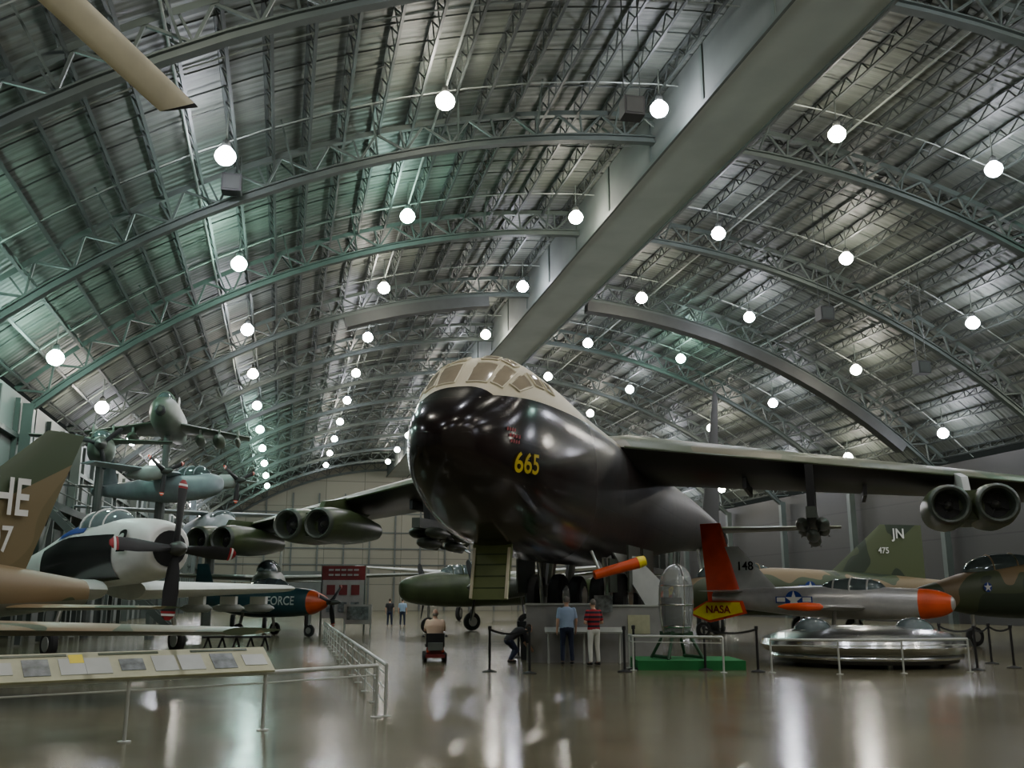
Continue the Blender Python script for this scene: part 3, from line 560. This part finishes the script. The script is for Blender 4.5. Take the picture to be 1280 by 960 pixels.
# saucer craft
sc=gd(1088,838)+V((0,2.45,0)); sc.x=9.35
t=thing('saucer_aircraft','shiny silver round saucer-shaped aircraft behind the white railing','aircraft',sc)
n=48
MB().lathe((0,0,.26),Z,[(0,1.6),(.0,2.3),(.1,2.55),(.25,2.66),(.4,2.6),(.54,2.25),(.66,1.6),(.72,.85),(.68,.7),(.5,.68)],n).build('hull',M['silver'],t)
MB().lathe((0,0,.1),Z,[(0,2.3),(.2,2.38)],n).build('skirt',M['dsteel'],t)
MB().lathe((0,0,.2),Z,[(0,2.44),(.05,2.46),(.1,2.44)],n,False).build('skirt_band',M['silver'],t)
MB().lathe((0,0,.8),Z,[(0,.68),(.04,.68),(.05,.2),(.12,.02)],20).build('rotor_intake',M['matblack'],t)
for a in range(6): MB().box((.4*cos(a*pi/3),.4*sin(a*pi/3),.9),(.55,.05,.05),Matrix.Rotation(a*pi/3,3,'Z')).build('intake_vane',M['steel'],t)
for s_ in(-1,1):
    c=MB().ell((s_*1.35,-.1,.84),(.5,.62,.36),18,10).build('bubble_canopy',M['glass'],t); MB().lathe((s_*1.35,-.1,.84),Z,[(0,.6),(.05,.58)],18).build('canopy_ring',M['silver'],c)
for a in range(3): MB().tube((1.8*cos(a*2.1+.5),1.8*sin(a*2.1+.5),0),(1.8*cos(a*2.1+.5),1.8*sin(a*2.1+.5),.35),.08).build('landing_leg',M['steel'],t)
# capsule on green plinth
g=gd(866,838); pl=V((g.x,g.y+1.0,0))
tag(MB().box((0,0,.11),(2.6,1.9,.22)).build('green_plinth',M['green'],loc=pl),'low green carpeted plinth under the glass and chrome capsule','plinth')
t=thing('escape_capsule','upright clear glass and chrome framed capsule on the green plinth','capsule',pl+V((-.2,0,.22)),.3)
rings=[]
for i in range(23):
    u=i/22; z=.62+u*1.7; w=.43*max(.004,1-(abs(u-.45)/.55)**3.2)**.5 if u>.45 else .43*(.78+.22*sin(u/.45*pi/2)); rings.append([(w*cos(2*pi*j/24),w*1.1*sin(2*pi*j/24)-.1*u,z) for j in range(24)])
MB().loft(rings).build('glass_shell',M['clear'],t)
for q in(0,6,12,18): MB().path([V(r[q])*1 for r in rings],.02,6).build('shell_rib',M['silver'],t)
for q in(2,9,15): MB().path([V(rings[q][j%24]) for j in range(25)],.02,6).build('shell_band',M['silver'],t)
for x in(-.3,.3):
    for y in(-.35,.35): MB().tube((x*1.6,y*1.4,0),(x*.6,y*.6,.7),.04).build('stand_leg',M['dgreen'],t)
for x in(-.42,.42): MB().tube((x,-.45,.05),(x,.45,.05),.04).build('stand_foot',M['dgreen'],t)
MB().box((0,0,.6),(.62,.62,.12)).build('seat_frame',M['dgreen'],t); MB().box((0,.1,1.1),(.3,.1,.8)).build('seat_back',M['matblack'],t); MB().box((0,-.05,.8),(.3,.36,.1)).build('seat_cushion',M['matblack'],t)
# ---------------------------------------------------------------- railings & barriers
def railing(label,pts,h=.72,mids=1):
    t=thing('guard_railing',label,'railing',pts[0]); o=V(pts[0])
    P=[V(p)-o for p in pts]; MB().path([p+V((0,0,h)) for p in P],.03,8).build('top_rail',M['rail'],t)
    for i in range(mids): MB().path([p+V((0,0,h*.93-.08-i*.2)) for p in P],.012,6).build('lower_rail',M['rail'],t)
    for i,p in enumerate(P):
        q=MB().tube(p,p+V((0,0,h)),.024).build('post',M['rail'],t); MB().lathe(p,Z,[(0,.08),(.015,.08),(.02,.04)],12).build('base_plate',M['rail'],q)
    return t
p1=gd(155,928); p2=gd(328,913); p3=gd(470,897); dr=(p2-p1); p0=p1-dr; pm=p1-dr*2
railing('pale grey railing in the left foreground carrying the info panels',[pm,p0,p1,p2,p3])
pe=V((-8.1,42,0)); bk=[p3+(pe-p3)*i/14 for i in range(15)]
railing('pale grey railing running back beside the empty floor',[p+V((.12,.1,0)) for p in bk],mids=3)
for i,(a,bb,w) in enumerate(((0,105,1.0),(105,215,1.0),(222,326,1.15))):
    xr=(a+bb)/2; f=(xr-155)/(328-155); c=p1+(p2-p1)*f; ang=math.atan2((p2-p1).y,(p2-p1).x)
    t=thing('info_panel',('cream sloping info panel with text, leftmost on the front railing','cream sloping info panel with blue picture, middle one on the front railing','cream sloping info panel nearest the railing corner')[i],'sign',(c.x,c.y,.72),ang,'info panels on the front railing')
    rt=Matrix.Rotation(R(34),3,'X'); cc=V((0,.12,.16)); W=(1.2,1.2,1.27)[i]
    MB().box(cc,(W,.5,.03),rt).build('board',M['paper'],t)
    for k in range(3): MB().box(cc+rt@V((-W*.33+k*W*.33,-.02,.02)),(W*.24,.3 if k!=i else .22,.006),rt).build('text_block' if k!=1 else 'picture',M['pic'] if k==1 else M['rail'],t)
    MB().box(cc+rt@V((0,.2,.02)),(W*.6,.04,.006),rt).build('heading',M['olive'],t)
    if i==0: MB().box(cc+rt@V((W*.38,.12,.022)),(.16,.16,.006),rt).build('notice',M['yellow'],t)
    for s_ in(-.4,.4): MB().bar((s_,0,0),(s_,.1,.14),.03,.03).build('bracket',M['rail'],t)
railing('white railing in front of the silver saucer aircraft',[gd(965,841),gd(1050,843),gd(1130,842),gd(1213,840)],.75)
railing('white railing around the green plinth',[gd(792,838)+V((0,.8,0)),gd(792,838),gd(905,841)],.8)
def stan(px,py,lab):
    p=gd(px,py); t=thing('stanchion',lab,'barrier post',p,0,'black belt barrier posts')
    MB().lathe((0,0,0),Z,[(0,.17),(.02,.17),(.05,.05),(.06,.03),(.95,.03),(.96,.045),(1.04,.045),(1.05,.02)],12).build('post',M['matblack'],t); return p
prs=[('black barrier post nearest the scooter',612,840),('black barrier post left of the blue-shirted man, right end of the belt',662,842),('black barrier post right of the striped-shirt man',781,840),
('black barrier post left of the green plinth',793,837),('black barrier post right of the green plinth',882,838),('black barrier post left of the saucer aircraft',948,840),
('black barrier post behind right end of the saucer railing',1178,830),('black barrier post, first of the right-edge cluster',1222,838),('black barrier post, second of the right-edge cluster',1240,830),('black barrier post, third of the right-edge cluster',1268,835),('black barrier post back left of the grey exhibit wall',648,822)]
ST=[stan(x,y,l) for l,x,y in prs]
for i,j,l in((0,1,'black belt between posts near the scooter'),(4,5,'black belt between the plinth and the saucer aircraft'),(7,8,'black belt at the right edge, front'),(8,9,'black belt at the right edge, back'),(6,7,'black belt behind the saucer railing')):
    p,q=ST[i],ST[j]; b=MB()
    for k in range(8):
        u=k/8;v=(k+1)/8; b.bar(p.lerp(q,u)+V((0,0,.97-.1*4*u*(1-u))),p.lerp(q,v)+V((0,0,.97-.1*4*v*(1-v))),.008,.05)
    tag(b.build('barrier_belt',M['matblack']),l,'belt')
x0=at(658,800,27).x; x1=at(828,800,27).x
t=thing('exhibit_wall','low grey partition wall under the bomber behind two standing visitors','partition',((x0+x1)/2,26.95,0))
w=x1-x0; MB().box((-w*.25,0,.76),(w*.5,.14,1.52)).build('panel',M['panel'],t); MB().box((w*.25,.12,.74),(w*.5,.14,1.48)).build('panel',M['panel'],t); MB().box((-w*.25,0,1.54),(w*.5+.06,.2,.05)).build('cap',M['rail'],t); MB().box((w*.25,.12,1.50),(w*.5+.06,.2,.05)).build('cap',M['rail'],t)
MB().box((0.25,-.09,1.55),(.5,.03,.45)).build('poster',M['pic'],t); MB().box((w*.33,.04,1.0),(.6,.02,.5)).build('poster',M['paper'],t)
t=thing('reading_rail','slanted grey reading shelf in front of the exhibit wall','sign',(at(730,800,26.6).x,26.6,0))
MB().box((0,0,.86),(2.1,.34,.04),Matrix.Rotation(R(20),3,'X')).build('board',M['rail'],t)
for s_ in(-.95,0,.95): MB().tube((s_,0,0),(s_,0,.85),.03).build('leg',M['rail'],t)
g=gd(295,812); t=thing('low_trestle','low black trestle stand on the floor behind the camouflaged wing','stand',g,.1)
MB().box((0,0,.42),(2.3,.3,.06)).build('top',M['matblack'],t)
for k in range(5):
    x=-.95+k*.475
    for s_ in(-1,1): MB().tube((x,0,.4),(x+s_*.12,s_*.1,0),.035).build('leg',M['matblack'],t)
p=at(428,770,50); t=thing('banner_display','red and white free-standing banner display in the distance','sign',(p.x,50,0))
MB().box((0,0,3.0),(2.2,.12,.7)).build('header',M['maroon'],t); MB().box((0,0,1.7),(2.1,.1,1.9)).build('board',M['offwhite'],t)
for s_ in(-1,1): MB().tube((s_*1.1,0,0),(s_*1.1,0,3.4),.05).build('post',M['brid'],t)
for z in(3.15,2.9):
    for k in range(5): MB().box((-.64+k*.32,-.08,z),(.24,.04,.09)).build('title_bar',M['offwhite'],t)
for k in(-.62,0,.62):
    for z in(1.3,2.15): MB().box((k,-.08,z),(.42,.03,.5)).build('picture',M['pic' if z<2 else 'maroon'],t)
p=at(440,790,47); t=thing('display_case','small white display board in front of the red banner','sign',(p.x+.4,46,0))
MB().box((0,0,1.0),(1.3,.1,.9)).build('board',M['offwhite'],t); MB().box((0,-.07,1.05),(1.0,.02,.6)).build('picture',M['pic'],t)
for s_ in(-.6,.6): MB().tube((s_,0,0),(s_,0,.8),.04).build('leg',M['rail'],t)
# rotor blade upper left
t=thing('rotor_blade','long cream rotor blade with dark tip hanging at upper left','rotor blade',(0,0,0))
a=at(226,138,11); c=at(78,0,9.3); d=(a-c).normalized(); view=(a-V((0,0,CZ))).normalized(); wv=d.cross(view).normalized(); up=wv.cross(d).normalized()
if wv.x<0: wv=-wv
wv=(wv*.97+up*.22).normalized(); up=wv.cross(d).normalized()
q0=c-d*3.5
def rg(p,w,th,sk=0): return [p+wv*w*cos(i*pi/6)+up*th*sin(i*pi/6)+d*sk*cos(i*pi/6) for i in range(12)]
MB().loft([rg(q0,.13,.04),rg(q0+d*1,.185,.04),rg(a-d*.3,.19,.03,.0),rg(a-d*.06,.19,.02,.16)]).build('blade',M['cream'],t)
MB().loft([rg(a-d*.07,.192,.024,.16),rg(a-d*.02,.185,.01,.19)]).build('blade_tip',M['matblack'],t)
hb=MB().tube(q0-V((0,0,.4)),V((q0.x,q0.y,20.5)),.1).build('hub_mast',M['duct'],t)
# ---------------------------------------------------------------- people
def fuse(mb,name,mt,parent,vox):
    o=mb.build(name,mt,parent); r=o.modifiers.new('r','REMESH'); r.mode='VOXEL'; r.voxel_size=vox; r.use_smooth_shade=True
    s=o.modifiers.new('s','SMOOTH'); s.iterations=4; s.factor=.5
    dg=bpy.context.evaluated_depsgraph_get(); me=bpy.data.meshes.new_from_object(o.evaluated_get(dg)); o.modifiers.clear(); o.data=me
    if not me.materials: me.materials.append(mt)
    return o
def torso(b,pel,ch,nk,k=1.,wd=1.):
    pel=V(pel);ch=V(ch);nk=V(nk); rs=[]
    for p,w,d in((pel-(ch-pel).normalized()*.1,.12,.09),(pel,.165,.115),(pel.lerp(ch,.4),.15,.11),(ch,.18,.125),(ch.lerp(nk,.6),.17,.10),(nk,.06,.055)):
        w=w*wd*k; d=d*wd*k; up=(nk-pel).normalized(); f=V((0,1,0)); f=(f-up*f.dot(up)).normalized(); r=V((1,0,0)); rs.append([p+r*w*cos(i*pi/8)+f*d*sin(i*pi/8) for i in range(16)])
    b.loft(rs)
def person(label,loc,rz,J,shirt,pants,hair,wd=1.,sleeve=.6,vox=.018,bald=False,sc=1):
    t=thing('person',label,'person',loc,rz); t.scale=(sc,sc,sc); J={k:V(v) for k,v in J.items()}
    b=MB(); torso(b,J['pel'],J['ch'],J['nk'],1,wd)
    hd=J['hd']; ff=J.get('face',V((0,1,0))).normalized(); rt=V((1,0,0))
    b.cap(J['nk']-V((0,0,.05)),hd-V((0,0,.06)),.058,.055); b.ell(hd,(.075,.095,.115),16,12); b.ell(hd+ff*.03-V((0,0,.06)),(.055,.065,.06)); b.ell(hd+ff*.1-V((0,0,.015)),(.014,.02,.026),8,6)
    for s_ in(-1,1): b.ell(hd+rt*s_*.077-V((0,0,.01)),(.014,.022,.034),8,6)
    sh=MB(); torso(sh,J['pel'],J['ch'],J['nk'],1.1,wd); pn=MB(); pn.ell(J['pel']-V((0,0,.03)),(.175*wd,.135*wd,.13))
    shoes=MB()
    for S_ in('L','R'):
        s1,e1,w1=J['s'+S_],J['e'+S_],J['w'+S_]
        b.cap(s1,e1,.05,.04); b.cap(e1,w1,.04,.028); hdv=(w1-e1).normalized(); side=hdv.cross(V((0,1,0))); side=side.normalized() if side.length>.1 else V((1,0,0)); sg=1 if S_=='L' else -1
        pal=w1+hdv*.055; b.cap(w1,pal,.026,.034); nr=side.cross(hdv)
        for q,(of,ln) in enumerate(((-.03,.062),(-.01,.078),(.01,.072),(.03,.055))):
            k0=pal+nr*of+hdv*.02; k1=k0+hdv*ln*.6; k2=k1+(hdv*.7+side*sg*.4)*ln*.5; b.cap(k0,k1,.0105,.0095); b.cap(k1,k2,.0095,.008)
        b.cap(w1+hdv*.02-nr*.02,w1+hdv*.06-nr*.055,.012,.010)
        sh.cap(s1,s1.lerp(e1,sleeve*1.15),.068,.06)
        h1,k1,a1=J['h'+S_],J['k'+S_],J['a'+S_]; b.cap(h1,k1,.075,.052); b.cap(k1,a1,.05,.036); pn.cap(h1,k1,.092*wd,.068); pn.cap(k1,a1+(k1-a1)*.1,.068,.056)
        td=J.get('t'+S_,a1+V((0,.15,-.05))); b.cap(a1,td,.035,.03); shoes.cap(a1-V((0,.03,.035)),V((td.x,td.y,a1.z-.045)),.045,.04)
    fuse(b,'body',M['skin'],t,.012)
    fuse(sh,'shirt',M[shirt],t,vox); fuse(pn,'trousers',M[pants],t,vox); fuse(shoes,'shoes',M['matblack'],t,vox)
    h=MB(); h.ell(hd+V((0,-.018,.022 if not bald else -.03)),(.082,.09,.10 if not bald else .06),16,10); h.build('hair',M[hair],t)
    e=MB()
    for s_ in(-1,1): e.ell(hd+ff*.087+rt*s_*.03+V((0,0,.01)),.009,8,6)
    e.build('eyes',M['matblack'],t); MB().ell(hd+ff*.088-V((0,0,.055)),(.022,.008,.006),8,6).build('mouth',M['maroon'],t)
    return t
def stand(arm='down'):
    J=dict(pel=(0,0,.95),ch=(0,.0,1.28),nk=(0,-.01,1.48),hd=(0,.03,1.63),hL=(-.095,0,.9),hR=(.095,0,.9),kL=(-.11,.02,.5),kR=(.12,.03,.5),aL=(-.12,-.02,.09),aR=(.14,.0,.09),
     sL=(-.19,0,1.4),sR=(.19,0,1.4),eL=(-.25,-.03,1.12),eR=(.25,-.03,1.12),wL=(-.25,.05,.88),wR=(.25,.05,.88))
    if arm=='hips': J.update(wL=(-.14,.16,1.1),wR=(.14,.16,1.1),eL=(-.28,.0,1.12),eR=(.28,.0,1.12))
    return J
g=gd(709,831); person('standing man in light blue shirt and navy trousers seen from behind',g,.15,stand(),'shirtb','navy','hairg',1.1,.6)
g=gd(743,832); person('standing man in red striped shirt and white trousers',g,.5,stand('hips'),'striped','whitecl','hairg',1.05,.6,sc=.96)
g=gd(542,828)+V((0,.3,0))
sit=dict(pel=(0,-.05,.62),ch=(0,-.03,.95),nk=(0,.0,1.14),hd=(0,.02,1.29),hL=(-.1,0,.6),hR=(.1,0,.6),kL=(-.16,.42,.6),kR=(.16,.42,.6),aL=(-.16,.5,.24),aR=(.16,.5,.24),sL=(-.2,0,1.07),sR=(.2,0,1.07),eL=(-.27,.12,.84),eR=(.27,.12,.84),wL=(-.2,.38,.86),wR=(.2,.38,.86))
person('balding man in pale peach shirt sitting on the mobility scooter, seen from behind',g,.12,sit,'peach','navy','hairg',1.35,.6,bald=True)
t=thing('mobility_scooter','dark red mobility scooter ridden across the empty floor','scooter',g,.12)
MB().box((0,.05,.17),(.52,1.1,.09)).build('chassis',M['maroon'],t); MB().box((0,-.12,.30),(.46,.4,.2)).build('battery_housing',M['maroon'],t)
MB().box((0,0,.44),(.52,.48,.08)).build('seat',M['matblack'],t); MB().box((0,-.27,.6),(.5,.08,.32)).build('backrest',M['matblack'],t)
for s_ in(-1,1):
    MB().box((s_*.31,.02,.68),(.06,.36,.05)).build('armrest',M['matblack'],t); MB().box((s_*.2,-.4,.3),(.07,.03,.06)).build('tail_light',M['red'],t)
    for y in(-.3,.55):
        MB().lathe((s_*.27-.05,y,.13),(1,0,0),[(0,.06),(0,.11),(.02,.13),(.08,.13),(.1,.11),(.1,.06)],16).build('wheel',M['rubber'],t)
MB().tube((0,.6,.2),(0,.42,.85),.03).build('steering_column',M['matblack'],t); MB().tube((-.25,.42,.86),(.25,.42,.86),.02).build('handlebar',M['matblack'],t); MB().box((0,-.40,.42),(.4,.2,.2)).build('rear_basket',M['brid'],t)
g=gd(640,829)
J=dict(pel=(0,-.1,.62),ch=(0,.18,.82),nk=(0,.36,.88),hd=(0,.5,.9),hL=(-.09,-.08,.58),hR=(.09,-.08,.58),kL=(-.1,.12,.34),kR=(.1,.1,.34),aL=(-.1,-.02,.09),aR=(.1,-.1,.09),sL=(-.15,.3,.82),sR=(.15,.3,.82),eL=(-.16,.38,.58),eR=(.16,.38,.58),wL=(-.12,.5,.4),wR=(.12,.5,.4))
person('person in dark clothes bending down behind the belt barrier',g,-1.2,J,'darkcl','navy','hairb',.9,.9)
for px,lab,mm in((487,'distant visitor in dark top left of the big bomber','darkcl'),(503,'distant visitor in blue shirt left of the big bomber','shirtb')):
    p=at(px,770,62); person(lab,(p.x,62,0),0,stand(),mm,'navy','hairb',vox=.03)
# ---------------------------------------------------------------- world, camera
w=bpy.data.worlds.new('World'); S.world=w; w.use_nodes=True; w.node_tree.nodes['Background'].inputs[0].default_value=(.5,.6,.55,1); w.node_tree.nodes['Background'].inputs[1].default_value=.03
cam=bpy.data.cameras.new('camera'); co=bpy.data.objects.new('camera',cam); C.objects.link(co); cam.sensor_width=36; cam.lens=FP/1280*36; cam.clip_end=400
co.location=(0,0,CZ); co.rotation_euler=(pi/2+PT,0,0); S.camera=co
